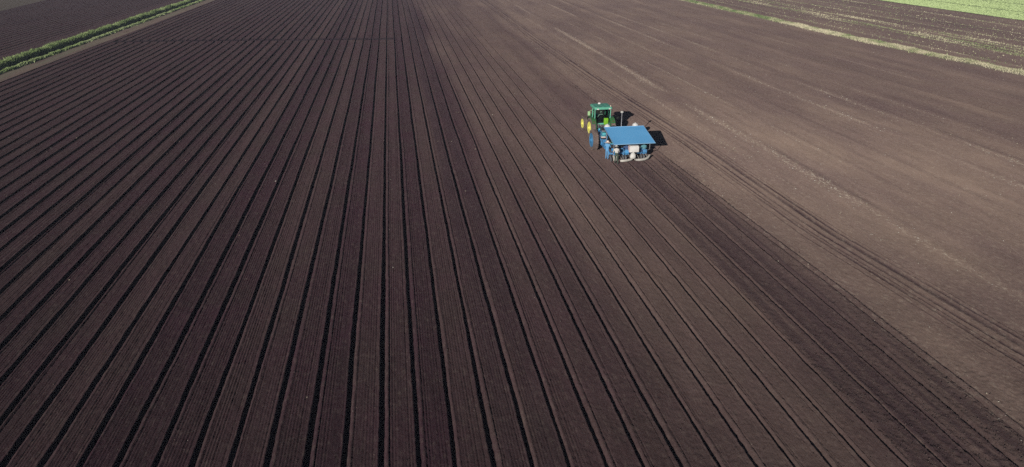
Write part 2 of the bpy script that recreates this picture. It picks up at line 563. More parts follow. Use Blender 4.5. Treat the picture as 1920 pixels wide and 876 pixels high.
# ------------------------------------------------------------------ grass, litter, clods (uncountable)
def leaf_material(name, c0, c1, c2):
    m = bpy.data.materials.new(name)
    m.use_nodes = True
    nt = m.node_tree
    b = nt.nodes['Principled BSDF']
    b.inputs['Roughness'].default_value = 0.75
    b.inputs['Specular IOR Level'].default_value = 0.15
    a = nt.nodes.new('ShaderNodeAttribute')
    a.attribute_name = 'tint'
    r = nt.nodes.new('ShaderNodeValToRGB')
    r.color_ramp.elements[0].color = (*c0, 1)
    r.color_ramp.elements[1].color = (*c2, 1)
    e = r.color_ramp.elements.new(0.5)
    e.color = (*c1, 1)
    nt.links.new(a.outputs['Fac'], r.inputs['Fac'])
    nt.links.new(r.outputs['Color'], b.inputs['Base Color'])
    return m


def blades(name, x, y, z, h, w, lean, tint, mat):
    """one upright two-triangle blade per point"""
    n = len(x)
    a = rng.random(n) * 2 * np.pi
    la = rng.random(n) * 2 * np.pi
    dx, dy = np.cos(a) * w / 2, np.sin(a) * w / 2
    lx, ly = np.cos(la) * lean * h, np.sin(la) * lean * h
    p = np.zeros((n, 4, 3))
    p[:, 0] = np.stack([x - dx, y - dy, z], -1)
    p[:, 1] = np.stack([x + dx, y + dy, z], -1)
    p[:, 2] = np.stack([x + dx * 0.7 + lx * 0.5, y + dy * 0.7 + ly * 0.5, z + h * 0.62], -1)
    p[:, 3] = np.stack([x + lx - dx * 0.2, y + ly - dy * 0.2, z + h], -1)
    f = np.arange(n * 4)
    me = mesh_from_arrays(name, p.reshape(-1, 3), f, 4, {'tint': np.repeat(tint, 4)}, smooth=False)
    me.materials.append(mat)
    o = bpy.data.objects.new(name, me)
    COL.objects.link(o)
    o['kind'] = 'stuff'
    return o


grass_m = leaf_material('verge_grass', (0.09, 0.14, 0.05), (0.21, 0.29, 0.10), (0.38, 0.44, 0.22))
dry_m = leaf_material('dry_grass', (0.11, 0.17, 0.06), (0.27, 0.29, 0.15), (0.50, 0.46, 0.31))
crop_m = leaf_material('crop_leaf', (0.36, 0.46, 0.20), (0.40, 0.50, 0.23), (0.44, 0.54, 0.26))


def scatter_y(n, y0, y1):
    """more points close to the camera"""
    u = rng.random(n)
    return y0 * (y1 / y0) ** u


# left verge: low bank grass, tall grass over the ditch
n = 70000
y = scatter_y(n, 95, 420)
s = rng.normal(-0.25, 0.26, n)
x = strip_lo(y) + s
z = land(x, y)[0] - 0.05
cl = 0.7 + 0.8 * (vnoise(x * 0.9, y * 0.7, 31) + 0.5)
h = (0.10 + 0.24 * rng.random(n)) * cl
pA = (x, y, z, h, 0.10 + 0.10 * rng.random(n), 0.4 + 0 * x, np.clip(0.72 + 0.6 * vnoise(x * .5, y * .25, 33) + 0.3 * (rng.random(n) - .5), 0, 1))
n = 120000
y = scatter_y(n, 95, 420)
s = -2.0 - np.abs(rng.normal(0, 0.62, n)) + 0.3 * rng.random(n)
s = np.where(rng.random(n) < 0.07, -1.0 - 1.4 * rng.random(n), s)
x = strip_lo(y) + s
z = land(x, y)[0] - 0.05
cl = 0.75 + 0.6 * (vnoise(x * 0.7, y * 0.6, 34) + 0.5)
h = (0.40 + 0.55 * rng.random(n)) * cl
h = np.where(s < -3.3, h * 0.55, h)
pB = (x, y, z, h, 0.08 + 0.12 * rng.random(n), 0.25 + 0 * x, np.clip(0.40 + 0.7 * vnoise(x * .5, y * .5, 35) + 0.5 * (rng.random(n) - .5) + 0.25 * (s < -2.7), 0, 1))
blades('grass', *[np.concatenate([a, c]) for a, c in zip(pA, pB)], grass_m)
# right verge
n = 70000
y = scatter_y(n, 85, 420)
x = verge_x(y) + rng.normal(0, 0.62, n) * (1 + 0.6 * vnoise(y * 0.15, y * 0, 40)) + 0.9 * vnoise(y * 0.2, y * 0, 36)
z = land(x, y)[0] - 0.03
cl = 0.5 + 1.0 * (vnoise(x * 0.8, y * 0.35, 37) + 0.5)
h = (0.10 + 0.26 * rng.random(n)) * cl
t = np.clip(0.60 + 1.0 * vnoise(x * 0.25, y * 0.05, 38) + 0.9 * vnoise(x * 1.1, y * 0.5, 39) + 0.5 * (rng.random(n) - .5) - 0.16 * (x - verge_x(y)), 0, 1)
blades('dry_grass', x, y, z, h, 0.08 + 0.12 * rng.random(n), 0.45 + 0 * x, t, dry_m)
# stubble lines beyond the right verge
X_, Y_ = [], []
for (xc, w, n) in ((105.8, .35, 6000), (107.4, .3, 4000), (109.3, .35, 4000), (112.2, .4, 4500), (114.0, .3, 4500), (138.6, .3, 2500), (120.5, .25, 1500), (97.8, .25, 900), (129, .25, 1500)):
    y = scatter_y(n, 95, 330)
    y = y[rng.random(n) < np.clip(0.45 + 1.3 * vnoise(y * 0.06, y * 0 + xc * 3, 29), 0, 1)]
    X_.append(xc + 0.8 * vnoise(y * 0.03, y * 0 + xc, 28) + rng.normal(0, w, len(y)))
    Y_.append(y)
n = 4500
X_.append(95.5 + 53 * rng.random(n))
Y_.append(scatter_y(n, 95, 300))
x, y = np.concatenate(X_), np.concatenate(Y_)
n = len(x)
blades('stubble', x, y, land(x, y)[0] - .02, 0.07 + 0.15 * rng.random(n), 0.10 + 0.14 * rng.random(n), 0.5 + 0 * x, np.clip(0.60 + vnoise(x * .5, y * .1, 43) + .5 * (rng.random(n) - .5), 0, 1), dry_m)
# crop
n = 150000
x = 149.6 + 75 * rng.random(n) ** 1.2
y = 140 + 160 * rng.random(n)
keep = np.ones(n, bool)
for t in (164.1, 181.3, 198.5):
    keep &= np.abs(x - t) > 0.7
x, y = x[keep], y[keep]
n = len(x)
blades('crop_plants', x, y, 0.0 * x, 0.09 + 0.10 * rng.random(n), 0.25 + 0.25 * rng.random(n), 0.5 + 0 * x, rng.random(n), crop_m)


def chips(name, x, y, z, size, mat, flat=0.35, elong=1.0, tint=None):
    """many small uneven tetra-like lumps lying on the soil"""
    n = len(x)
    a = rng.random(n) * 2 * np.pi
    base = np.array([[-1, -.6, 0], [1, -.5, 0], [.2, .9, 0], [0.1, 0, 1.0]])
    p = base[None] * (0.7 + 0.6 * rng.random((n, 4, 3)))
    p[:, :, 0] *= elong
    p *= size[:, None, None]
    p[:, :, 2] *= flat * 2
    ca, sa = np.cos(a)[:, None], np.sin(a)[:, None]
    q = p.copy()
    q[:, :, 0] = p[:, :, 0] * ca - p[:, :, 1] * sa + x[:, None]
    q[:, :, 1] = p[:, :, 0] * sa + p[:, :, 1] * ca + y[:, None]
    q[:, :, 2] += (z - 0.012)[:, None]
    t = np.array([[0, 1, 3], [1, 2, 3], [2, 0, 3], [0, 2, 1]])
    f = (t[None] + (np.arange(n) * 4)[:, None, None]).reshape(-1)
    me = mesh_from_arrays(name, q.reshape(-1, 3), f, 3, {'tint': np.repeat(rng.random(n) if tint is None else tint, 4)}, smooth=False)
    me.materials.append(mat)
    o = bpy.data.objects.new(name, me)
    COL.objects.link(o)
    o['kind'] = 'stuff'
    return o


straw_m = leaf_material('straw', (0.30, 0.25, 0.17), (0.42, 0.37, 0.28), (0.58, 0.55, 0.48))
X_, Y_ = [], []
for (xc, w, n) in ((35.35, .55, 1500), (45.2, .4, 1100), (51.2, .42, 1500), (56.5, .5, 900), (40.3, .2, 350), (61.5, .3, 500), (32.6, .25, 300), (26.2, .35, 150), (25.5, .2, 130)):
    y = scatter_y(n * 3, 20, 170)
    keep = rng.random(n * 3) < np.clip(0.33 + 1.6 * vnoise(y * 0.09, y * 0 + xc * 3, 26), 0, 1)
    y = y[keep]
    x = xc + 0.7 * vnoise(y * 0.035, y * 0 + xc, 25) + rng.normal(0, w, len(y))
    X_.append(x)
    Y_.append(y)
n = 1700                       # odd bits all over the bare field and the beds
y = scatter_y(n, 18, 200)
X_.append(26 + 62 * rng.random(n))
Y_.append(y)
n = 150
y = scatter_y(n, 18, 110)
X_.append(-40 + 66 * rng.random(n))
Y_.append(y)
x, y = np.concatenate(X_), np.concatenate(Y_)
z = land(x, y)[0]
chips('straw_litter', x, y, z, (0.018 + 0.05 * rng.random(len(x)) ** 2.2) * np.clip(y / 45, .75, 1.35), straw_m, 0.3, 1.8)

clod_m = leaf_material('clod', (0.05, 0.036, 0.034), (0.07, 0.05, 0.046), (0.10, 0.075, 0.066))
X_, Y_ = [], []
for i in range(-40, 19):       # crumbs rolled to the furrow lips
    n = 170
    y = scatter_y(n, 16, 120)
    sd = np.where(rng.random(n) < 0.5, -1, 1)
    X_.append(furrow_x(np.array(float(i))) + sd * (0.25 + np.abs(rng.normal(0, 0.10, n))))
    Y_.append(y)
n = 9000
y = scatter_y(n, 16, 110)
X_.append(-45 + 72 * rng.random(n))
Y_.append(y)
n = 16000
y = scatter_y(n, 16, 62)
X_.append(19.3 + 6.0 * rng.random(n))
Y_.append(y)
n = 1800
y = scatter_y(n, 16, 100)
X_.append(edge_x(y) + rng.normal(0.05, 0.22, n))
Y_.append(y)
x, y = np.concatenate(X_), np.concatenate(Y_)
keep = x > -54
x, y = x[keep], y[keep]
z = land(x, y)[0]
chips('soil_clods', x, y, z, (0.016 + 0.045 * rng.random(len(x)) ** 3) * np.clip(y / 45, .8, 1.7), clod_m, 0.5, 1.0)


dry_clod_m = leaf_material('dry_clod', (0.085, 0.064, 0.054), (0.12, 0.09, 0.075), (0.17, 0.13, 0.105))
n = 60000
y = scatter_y(n, 18, 150)
x = 25.8 + 60 * rng.random(n) ** 1.3
chips('dry_clods', x, y, land(x, y)[0], (0.014 + 0.034 * rng.random(n) ** 3) * np.clip(y / 45, .8, 1.4), dry_clod_m, 0.32, 1.0)


# ------------------------------------------------------------------ mesh helpers for machines
class MB:
    def __init__(self):
        self.bm = bmesh.new()

    def box(self, c, s, rot=(0, 0, 0), bev=0.015, taper=None):
        t = bmesh.new()
        bmesh.ops.create_cube(t, size=1.0)
        for v in t.verts:
            v.co = Vector((v.co.x * s[0], v.co.y * s[1], v.co.z * s[2]))
            if taper and v.co.z > 0:
                v.co.x *= taper[0]
                v.co.y *= taper[1]
        if bev:
            bmesh.ops.bevel(t, geom=list(t.edges), offset=min(bev, min(s) * 0.3), segments=2, affect='EDGES', profile=0.7)
        self._add(t, Matrix.Translation(c) @ Euler3(rot))
        return self

    def tube(self, pts, r, n=10, caps=True):
        pts = [Vector(p) for p in pts]
        rs = r if isinstance(r, (list, tuple)) else [r] * len(pts)
        t = bmesh.new()
        rings = []
        up = Vector((0, 0, 1))
        for k, p in enumerate(pts):
            d = (pts[min(k + 1, len(pts) - 1)] - pts[max(k - 1, 0)]).normalized()
            a = d.cross(up)
            if a.length < 1e-3:
                a = d.cross(Vector((0, 1, 0)))
            a.normalize()
            bb = d.cross(a).normalized()
            rings.append([t.verts.new(p + (a * math.cos(2 * math.pi * j / n) + bb * math.sin(2 * math.pi * j / n)) * rs[k]) for j in range(n)])
        for q in range(len(rings) - 1):
            for j in range(n):
                t.faces.new((rings[q][j], rings[q][(j + 1) % n], rings[q + 1][(j + 1) % n], rings[q + 1][j]))
        if caps:
            t.faces.new(rings[0])
            t.faces.new(rings[-1][::-1])
        self._add(t, Matrix.Identity(4))
        return self

    def lathe(self, prof, c=(0, 0, 0), axis='x', n=32, sq=(1, 1, 1)):
        """profile of (radius, along-axis) pairs turned about the axis"""
        t = bmesh.new()
        rings = []
        for (r, a) in prof:
            ring = []
            for j in range(n):
                th = 2 * math.pi * j / n
                u, v = r * math.cos(th), r * math.sin(th)
                p = {'x': (a, u, v), 'y': (u, a, v), 'z': (u, v, a)}[axis]
                ring.append(t.verts.new((p[0] * sq[0], p[1] * sq[1], p[2] * sq[2])))
            rings.append(ring)
        for q in range(len(rings) - 1):
            for j in range(n):
                t.faces.new((rings[q][j], rings[q][(j + 1) % n], rings[q + 1][(j + 1) % n], rings[q + 1][j]))
        if prof[0][0] > 1e-4:
            t.faces.new(rings[0])
        if prof[-1][0] > 1e-4:
            t.faces.new(rings[-1])
        bmesh.ops.remove_doubles(t, verts=t.verts, dist=1e-5)
        self._add(t, Matrix.Translation(c))
        return self

    def prism(self, pts, x0, x1, bev=0.02):
        """(y, z) outline pulled out along x"""
        t = bmesh.new()
        a = [t.verts.new((x0, p[0], p[1])) for p in pts]
        b2 = [t.verts.new((x1, p[0], p[1])) for p in pts]
        n = len(pts)
        t.faces.new(a)
        t.faces.new(b2[::-1])
        for j in range(n):
            t.faces.new((a[j], b2[j], b2[(j + 1) % n], a[(j + 1) % n]))
        bmesh.ops.recalc_face_normals(t, faces=t.faces)
        if bev:
            bmesh.ops.bevel(t, geom=list(t.edges), offset=bev, segments=2, affect='EDGES', profile=0.7)
        self._add(t, Matrix.Identity(4))
        return self

    def sheet(self, pts, th):
        """a quad panel of given thickness"""
        v = [Vector(p) for p in pts]
        nrm = (v[1] - v[0]).cross(v[2] - v[0]).normalized() * th / 2
        t = bmesh.new()
        a = [t.verts.new(p + nrm) for p in v]
        b2 = [t.verts.new(p - nrm) for p in v]
        n = len(v)
        t.faces.new(a)
        t.faces.new(b2[::-1])
        for j in range(n):
            t.faces.new((a[j], b2[j], b2[(j + 1) % n], a[(j + 1) % n]))
        self._add(t, Matrix.Identity(4))
        return self

    def _add(self, t, mat):
        bmesh.ops.transform(t, matrix=mat, verts=t.verts)
        bmesh.ops.recalc_face_normals(t, faces=t.faces)
        m = bpy.data.meshes.new('tmp')
        t.to_mesh(m)
        t.free()
        self.bm.from_mesh(m)
        bpy.data.meshes.remove(m)

    def build(self, name, mat, parent=None, loc=(0, 0, 0), rot=(0, 0, 0), smooth=True, label=None):
        me = bpy.data.meshes.new(name)
        self.bm.to_mesh(me)
        self.bm.free()
        if smooth:
            me.polygons.foreach_set('use_smooth', [True] * len(me.polygons))
            me.set_sharp_from_angle(angle=R(38))
        me.materials.append(MATS[mat] if isinstance(mat, str) else mat)
        o = bpy.data.objects.new(name, me)
        COL.objects.link(o)
        o.location = loc
        o.rotation_euler = rot
        if parent:
            o.parent = parent
        if label:
            o['label'] = label
        return o


def Euler3(r):
    from mathutils import Euler
    return Euler(r, 'XYZ').to_matrix().to_4x4()


def thing(name, label, cat, loc=(0, 0, 0), rz=0, group=None):
    o = bpy.data.objects.new(name, None)
    COL.objects.link(o)
    o.location = loc
    o.rotation_euler = (0, 0, rz)
    o.empty_display_size = 0.3
    o['label'] = label
    o['category'] = cat
    if group:
        o['group'] = group
    return o


def tag(o, label, cat, group=None):
    o['label'] = label
    o['category'] = cat
    if group:
        o['group'] = group
    return o


# ------------------------------------------------------------------ wheels
def big_wheel(name, parent, loc, rad, wid, rim_r, side, rim_mat, lugs=22):
    """wheel rim (part) carrying a lugged tyre and a hub (sub-parts); side = -1 outer face to the left"""
    w = wid
    m = MB()
    m.lathe([(0, -w * .50), (rim_r * .30, -w * .50), (rim_r * .34, -w * .46), (rim_r * .80, -w * .43), (rim_r * .84, -w * .47), (rim_r * .98, -w * .48), (rim_r * 1.01, -w * .42),
             (rim_r * 1.0, w * .40), (rim_r * .93, w * .38), (rim_r * .9, w * .15), (rim_r * .3, w * .05), (0, w * .05)], n=36)
    rim = m.build(name, rim_mat, parent, loc, (0, 0, 0 if side < 0 else math.pi))
    t = MB()
    t.lathe([(rim_r * .99, -w * .40), (rim_r * 1.10, -w * .47), (rad * .86, -w * .5), (rad * .95, -w * .43), (rad * .965, -w * .2), (rad * .965, w * .2),
             (rad * .95, w * .43), (rad * .86, w * .5), (rim_r * 1.12, w * .49), (rim_r * .99, w * .40)], n=48)
    for k in range(lugs):
        for sd in (-1, 1):
            th = 2 * math.pi * (k + (0.5 if sd > 0 else 0)) / lugs
            lug = bmesh.new()
            bmesh.ops.create_cube(lug, size=1)
            for v in lug.verts:
                v.co = Vector((v.co.x * w * .52, v.co.y * rad * .085, v.co.z * rad * .075))
            M = Matrix.Rotation(th, 4, 'X') @ Matrix.Translation((sd * w * .235, 0, rad * .965)) @ Matrix.Rotation(sd * R(32), 4, 'Z')
            t._add(lug, M)
    t.build('tyre', 'tyre_muddy', rim)
    hb = MB()
    hb.lathe([(rim_r * .26, -w * .49), (rim_r * .25, -w * .55), (rim_r * .14, -w * .57), (rim_r * .13, -w * .66), (0.0, -w * .67)], n=20)
    hb.build('hub', rim_mat, rim)
    return rim


# ------------------------------------------------------------------ tractor
TX, TY = 20.68, 71.15        # under the rear axle
tr = thing('tractor', 'green farm tractor with yellow wheels and teal cab roof pulling the blue planting machine', 'tractor', (TX, TY, 0), R(1.0))
RR_, RW = 0.98, 0.50
FR_, FW = 0.76, 0.42
WB = 2.75
big_wheel('rear_wheel', tr, (-1.06, 0, RR_ - 0.03), RR_, RW, 0.63, -1, 'rim_yellow')
big_wheel('rear_wheel', tr, (1.06, 0, RR_ - 0.03), RR_, RW, 0.63, 1, 'rim_yellow')
big_wheel('front_wheel', tr, (-1.08, WB, FR_ - 0.03), FR_, FW, 0.50, -1, 'rim_yellow', 20)
big_wheel('front_wheel', tr, (1.08, WB, FR_ - 0.03), FR_, FW, 0.50, 1, 'rim_yellow', 20)
m = MB()
m.box((0, 1.2, .92), (.52, 3.3, .42), bev=.05).box((0, -.05, .98), (.62, .9, .62), bev=.08)
m.tube([(-.85, 0, .95), (.85, 0, .95)], .14, 14).tube([(-.85, WB, .74), (.85, WB, .74)], .10, 12)
m.box((0, WB, .80), (.36, .5, .34), bev=.05)
m.build('chassis', 'dark_steel', tr)
m = MB()
m.prism([(1.05, 1.12), (1.05, 1.98), (1.6, 1.96), (2.7, 1.82), (3.25, 1.68), (3.42, 1.50), (3.45, 1.06), (3.2, .98)], -.43, .43, bev=.07)
hood = m.build('hood', 'tractor_green', tr)
m = MB()
m.box((0, 3.45, 1.30), (.62, .04, .42), bev=.01)
for k in range(7):
    m.box((0, 3.472, 1.14 + k * .055), (.6, .02, .018), bev=0)
m.build('grille', 'black_plastic', hood)
for sx in (-1, 1):
    m = MB()
    m.box((sx * .26, 3.42, 1.56), (.2, .06, .10), bev=.03)
    m.build('headlight', 'white_plastic', hood)
m = MB()
m.box((0, 3.62, .95), (.9, .3, .5), bev=.06)
m.build('front_weight', 'dark_steel', tr)
# cab
m = MB()
m.box((0, .42, 1.18), (1.36, 1.40, .16), bev=.03)          # floor
for (px, py, qx, qy) in ((-.80, -.28, -.84, -.34), (.80, -.28, .84, -.34), (-.66, 1.12, -.70, .98), (.66, 1.12, .70, .98)):
    m.tube([(px, py, 1.22), (px * 1.02, (py + qy) / 2, 1.95), (qx, qy, 2.95)], .052, 8)
for sx in (-1, 1):
    m.tube([(sx * .83, .38, 1.22), (sx * .85, .40, 2.0), (sx * .83, .36, 2.95)], .035, 8)
    m.tube([(sx * .84, -.34, 2.93), (sx * .70, .98, 2.93)], .05, 8)
m.tube([(-.84, -.34, 2.93), (.84, -.34, 2.93)], .05, 8)
m.tube([(-.70, .98, 2.93), (.70, .98, 2.93)], .05, 8)
m.box((0, -.30, 1.36), (1.5, .06, .22), bev=.02)
m.box((0, 1.10, 1.42), (1.3, .08, .40), bev=.03)
m.build('cab_frame', 'roof_teal', tr)


def rounded_slab(mb, w, l, z0, z1, y0, n=6, r=.22, inset=.10):
    t = bmesh.new()
    loops = []
    for (zz, ins) in ((z0, .02), (z0 + .04, 0.0), (z1 - .07, .02), (z1, inset)):
        ring = []
        for (cx_, cy_, a0) in ((w / 2 - r, l / 2 - r, 0), (-w / 2 + r, l / 2 - r, 90), (-w / 2 + r, -l / 2 + r, 180), (w / 2 - r, -l / 2 + r, 270)):
            for j in range(n + 1):
                th = R(a0 + 90 * j / n)
                ring.append(t.verts.new((cx_ + (r - ins) * math.cos(th), y0 + cy_ + (r - ins) * math.sin(th), zz)))
        loops.append(ring)
    N = len(loops[0])
    for q in range(3):
        for j in range(N):
            t.faces.new((loops[q][j], loops[q][(j + 1) % N], loops[q + 1][(j + 1) % N], loops[q + 1][j]))
    t.faces.new(loops[0][::-1])
    t.faces.new(loops[-1])
    mb._add(t, Matrix.Identity(4))


m = MB()
rounded_slab(m, 1.92, 1.98, 2.96, 3.19, .30)
for k in range(3):
    m.box((-.5 + .5 * k, .25, 3.195), (.06, 1.4, .03), bev=.01)
roof = m.build('cab_roof', 'roof_teal', tr)
m = MB()
m.lathe([(.15, 0), (.16, .05), (.12, .13), (0, .16)], (0.0, 1.02, 3.185), 'z', 16)
m.build('receiver_dome', 'white_plastic', roof)
for sx in (-1, 1):
    for yy, nm in ((-.68, 'work_light'), (1.28, 'work_light')):
        m = MB()
        m.box((sx * .62, yy, 3.02), (.20, .08, .11), bev=.02)
        m.build(nm, 'white_plastic', roof)
m = MB()
m.lathe([(.05, 0), (.05, .1), (.035, .16), (0, .17)], (.78, -.42, 3.16), 'z', 12)
m.build('beacon', 'straw_hat', roof)
# glazing
for nm, pts in (('rear_window', [(-.76, -.31, 1.5), (.76, -.31, 1.5), (.80, -.345, 2.87), (-.80, -.345, 2.87)]),
                ('windscreen', [(-.60, 1.09, 1.62), (.60, 1.09, 1.62), (.64, .99, 2.87), (-.64, .99, 2.87)])):
    m = MB()
    m.sheet(pts, .01)
    m.build(nm, 'cab_glass', tr, smooth=False)
for sx in (-1, 1):
    m = MB()
    m.sheet([(sx * .83, -.24, 1.5), (sx * .85, .35, 1.5), (sx * .84, .32, 2.87), (sx * .85, -.30, 2.87)], .01)
    m.build('side_window', 'cab_glass', tr, smooth=False)
    m = MB()
    m.sheet([(sx * .83, .42, 1.28), (sx * .68, 1.06, 1.28), (sx * .72, .95, 2.87), (sx * .83, .40, 2.87)], .01)
    d = m.build('cab_door', 'cab_glass', tr, smooth=False)
    m = MB()
    m.tube([(sx * .86, .46, 1.7), (sx * .88, .46, 1.9)], .015, 6)
    m.build('door_handle', 'black_plastic', d)
# fenders
for sx in (-1, 1):
    m = MB()
    arc = []
    for k in range(11):
        th = R(146 - 120 * k / 10)
        arc.append((math.cos(th) * 1.10, .95 + math.sin(th) * 1.10))
    inner = [(y_ * .955, .95 + (z_ - .95) * .955) for (y_, z_) in arc][::-1]
    x0, x1 = sorted((sx * .80, sx * 1.24))
    m.prism(arc + inner, x0, x1, bev=0)
    m.prism([(-.95, .98), (-.9, 1.45), (-.55, 1.92), (0, 2.02), (.5, 1.9), (.75, 1.5), (.5, 1.15)], sx * .78 - .02, sx * .78 + .02, bev=0)
    fd = m.build('fender', 'tractor_green', tr)
    if sx > 0:
        m = MB()
        m.prism([(-.58, 1.30), (-.62, 1.86), (-.52, 2.02), (-.37, 2.02), (-.37, 1.30)], .12, .56, bev=.06)
        m.build('rear_panel', 'fender_lime', tr)
    m = MB()
    m.box((sx * 1.02, -.80, 1.74), (.14, .05, .07), bev=.02)
    m.build('tail_light', 'tail_red', fd)
    # mirrors
    m = MB()
    m.tube([(sx * .70, 1.02, 2.55), (sx * .92, 1.06, 2.50), (sx * 1.06, 1.02, 2.40)], .018, 6)
    m.box((sx * 1.08, 1.02, 2.22), (.26, .09, .44), bev=.03)
    m.build('mirror', 'pale_green', tr)
# interior
m = MB()
m.box((0, .22, 1.52), (.55, .52, .16), bev=.05).box((0, -.04, 1.92), (.52, .14, .70), (R(8), 0, 0), bev=.05).box((0, .2, 1.34), (.4, .4, .2), bev=.02)
m.build('seat', 'black_plastic', tr)
m = MB()
m.tube([(0, 1.02, 1.3), (0, .80, 1.86)], .035, 8)
t = bmesh.new()
ring = [(math.cos(2 * math.pi * k / 20) * .2, .79 + math.sin(2 * math.pi * k / 20) * .15, 1.88 + math.sin(2 * math.pi * k / 20) * .12) for k in range(21)]
t.free()
m.tube(ring, .016, 6, caps=False).tube([ring[0], ring[10]], .012, 6)
m.build('steering_wheel', 'black_plastic', tr)
m = MB()
m.tube([(.62, 1.25, 1.7), (.62, 1.25, 2.5), (.62, 1.17, 2.66)], [.055, .055, .045], 10)
m.build('exhaust_pipe', 'dark_steel', tr)
for sx in (-1, 1):
    m = MB()
    for k in range(3):
        m.box((sx * .86, .95, .55 + k * .26), (.34, .26, .04), bev=.01)
    m.tube([(sx * 1.02, 1.07, .5), (sx * .86, 1.07, 1.2)], .02, 6)
    m.build('cab_step', 'dark_steel', tr)
    m = MB()
    m.box((sx * .58, 1.35, .86), (.34, .8, .46), bev=.08)
    m.build('fuel_tank', 'black_plastic', tr)
m = MB()
for sx in (-1, 1):
    m.tube([(sx * .30, -.4, .62), (sx * .42, -1.25, .62)], .04, 8)
    m.tube([(sx * .26, -.35, 1.32), (sx * .40, -.85, 1.28), (sx * .40, -.9, .64)], .03, 8)
m.tube([(0, -.4, 1.15), (0, -1.2, 1.05)], .035, 8)
m.box((0, -.55, .48), (.12, .9, .07), bev=.01)
m.build('rear_linkage', 'dark_steel', tr)
for k in range(4):
    m = MB()
    xx = -.22 + .14 * k
    m.tube([(xx, -.52, 1.30), (xx - .02, -.85, 1.42), (xx - .05, -1.3, 1.05 + .05 * k), (-.30, -2.0, .78), (-.25, -2.7, .74)], .018, 6)
    m.build('hydraulic_hose', 'black_plastic', tr)
m = MB()
m.box((-.05, -.56, 1.26), (.62, .18, .22), bev=.03).box((-.58, -.42, 1.2), (.34, .2, .5), bev=.05)
for k in range(4):
    m.tube([(-.22 + .14 * k, -.64, 1.30), (-.22 + .14 * k, -.72, 1.31)], .03, 8)
m.build('valve_block', 'grey_steel', tr)

# ------------------------------------------------------------------ planting machine
PX, PY = 20.95, 62.0         # middle of its rear edge
pl = thing('planting_machine', 'blue towed planting machine with flat blue canopy, one big muddy wheel each side', 'planting machine', (PX, PY, 0))
m = MB()
for yy, zz in ((.75, .62), (2.2, .74), (4.9, .82)):
    m.box((0, yy, zz), (3.7, .14, .14), bev=.015)
for xx in (-1.75, -.6, .6, 1.75):
    m.box((xx, 2.8, .70), (.12, 4.3, .12), bev=.015)
for xx in (-1.78, 1.78):
    m.box((xx, 3.5, 1.30), (.10, .10, 1.2), bev=.01).box((xx, 4.85, 1.35), (.10, .10, 1.1), bev=.01)
    m.tube([(xx, 3.5, 1.85), (xx, 4.85, 1.85)], .05, 8).tube([(xx, 3.5, .8), (xx, 4.85, 1.8)], .04, 8)
m.tube([(-1.78, 4.85, 1.85), (1.78, 4.85, 1.85)], .05, 8)
m.build('frame', 'machine_blue', pl)
m = MB()
m.box((0, 3.9, 1.02), (3.5, 2.6, .05), bev=.01)
m.build('deck', 'dark_steel', pl)
m = MB()
m.tube([(-1.2, 4.95, .8), (-.25, 7.2, .62), (-.25, 8.25, .58)], .075, 8).tube([(1.2, 4.95, .8), (-.25, 7.2, .62)], .075, 8)
m.box((-.25, 8.3, .56), (.16, .3, .10), bev=.02)
m.tube([(-.25, 6.9, .62), (-.25, 6.9, 1.1)], .05, 8)
m.build('drawbar', 'machine_blue', pl)
m = MB()
m.box((-1.32, 6.72, 1.18), (.78, .16, .10), bev=.02).box((-1.0, 6.0, 1.1), (.08, 1.6, .08), bev=.01)
m.build('marker_bar', 'lilac_steel', pl)
big_wheel('wheel', pl, (-2.34, 4.40, .97), 1.0, .54, .68, -1, 'rim_blue', 24)
big_wheel('wheel', pl, (2.34, 4.40, .97), 1.0, .54, .68, 1, 'rim_blue', 24)
m = MB()
m.tube([(-2.3, 4.40, .97), (2.3, 4.40, .97)], .09, 10)
m.build('axle', 'dark_steel', pl)
# side bins
for sx in (-1, 1):
    m = MB()
    m.prism([(2.6, .55), (2.6, 1.5), (3.0, 1.95), (4.1, 2.0), (4.5, 1.5), (4.3, .6)], sx * 1.58 - .13, sx * 1.58 + .13, bev=.03)
    m.box((sx * 1.73, 3.4, 1.25), (.06, .9, .6), bev=.02)
    m.build('side_bin', 'machine_blue', pl)
    m = MB()
    m.box((sx * 1.78, 3.0, 2.03), (.34, .56, .07), bev=.01).box((sx * 1.78, 3.0, 1.94), (.30, .5, .10), bev=.01)
    m.build('bin_lid', 'cyan_tray', pl)
for (yy, zz, sx_, sy_, sz_, mt) in ((2.62, 1.62, .40, .34, .12, 'black_plastic'), (2.62, 1.74, .42, .36, .10, 'pink_card'), (2.62, 1.84, .38, .34, .08, 'cyan_tray'),
                                 (3.55, 2.07, .36, .40, .09, 'grey_steel'), (4.15, 2.06, .30, .34, .12, 'black_plastic'), (4.75, 1.95, .34, .30, .14, 'cyan_tray')):
    m = MB()
    m.box((-1.92 if yy < 3 else -1.62, yy, zz), (sx_, sy_, sz_), (0, 0, random.uniform(-.15, .15)), bev=.015)
    m.build('seedling_tray', mt, pl)
m = MB()
m.box((-1.92, 2.66, 1.53), (.46, .42, .04), bev=.008)
m.tube([(-1.92, 2.8, 1.5), (-1.76, 3.5, 1.3)], .025, 6)
m.build('tray_rack', 'machine_blue', pl)
for k in range(3):
    m = MB()
    m.tube([(-1.2 + .9 * k, 4.9, .95), (-1.1 + .8 * k, 4.3, 1.5), (-1.0 + .8 * k, 3.2, 1.25), (-.9 + .8 * k, 1.6, .9)], .02, 6)
    m.build('hydraulic_hose', 'black_plastic', pl)
m = MB()
m.lathe([(.0, -.3), (.16, -.3), (.17, -.26), (.17, .26), (.16, .3), (0, .3)], (-.1, 5.2, 1.15), 'x', 16)
m.build('oil_tank', 'grey_steel', pl)
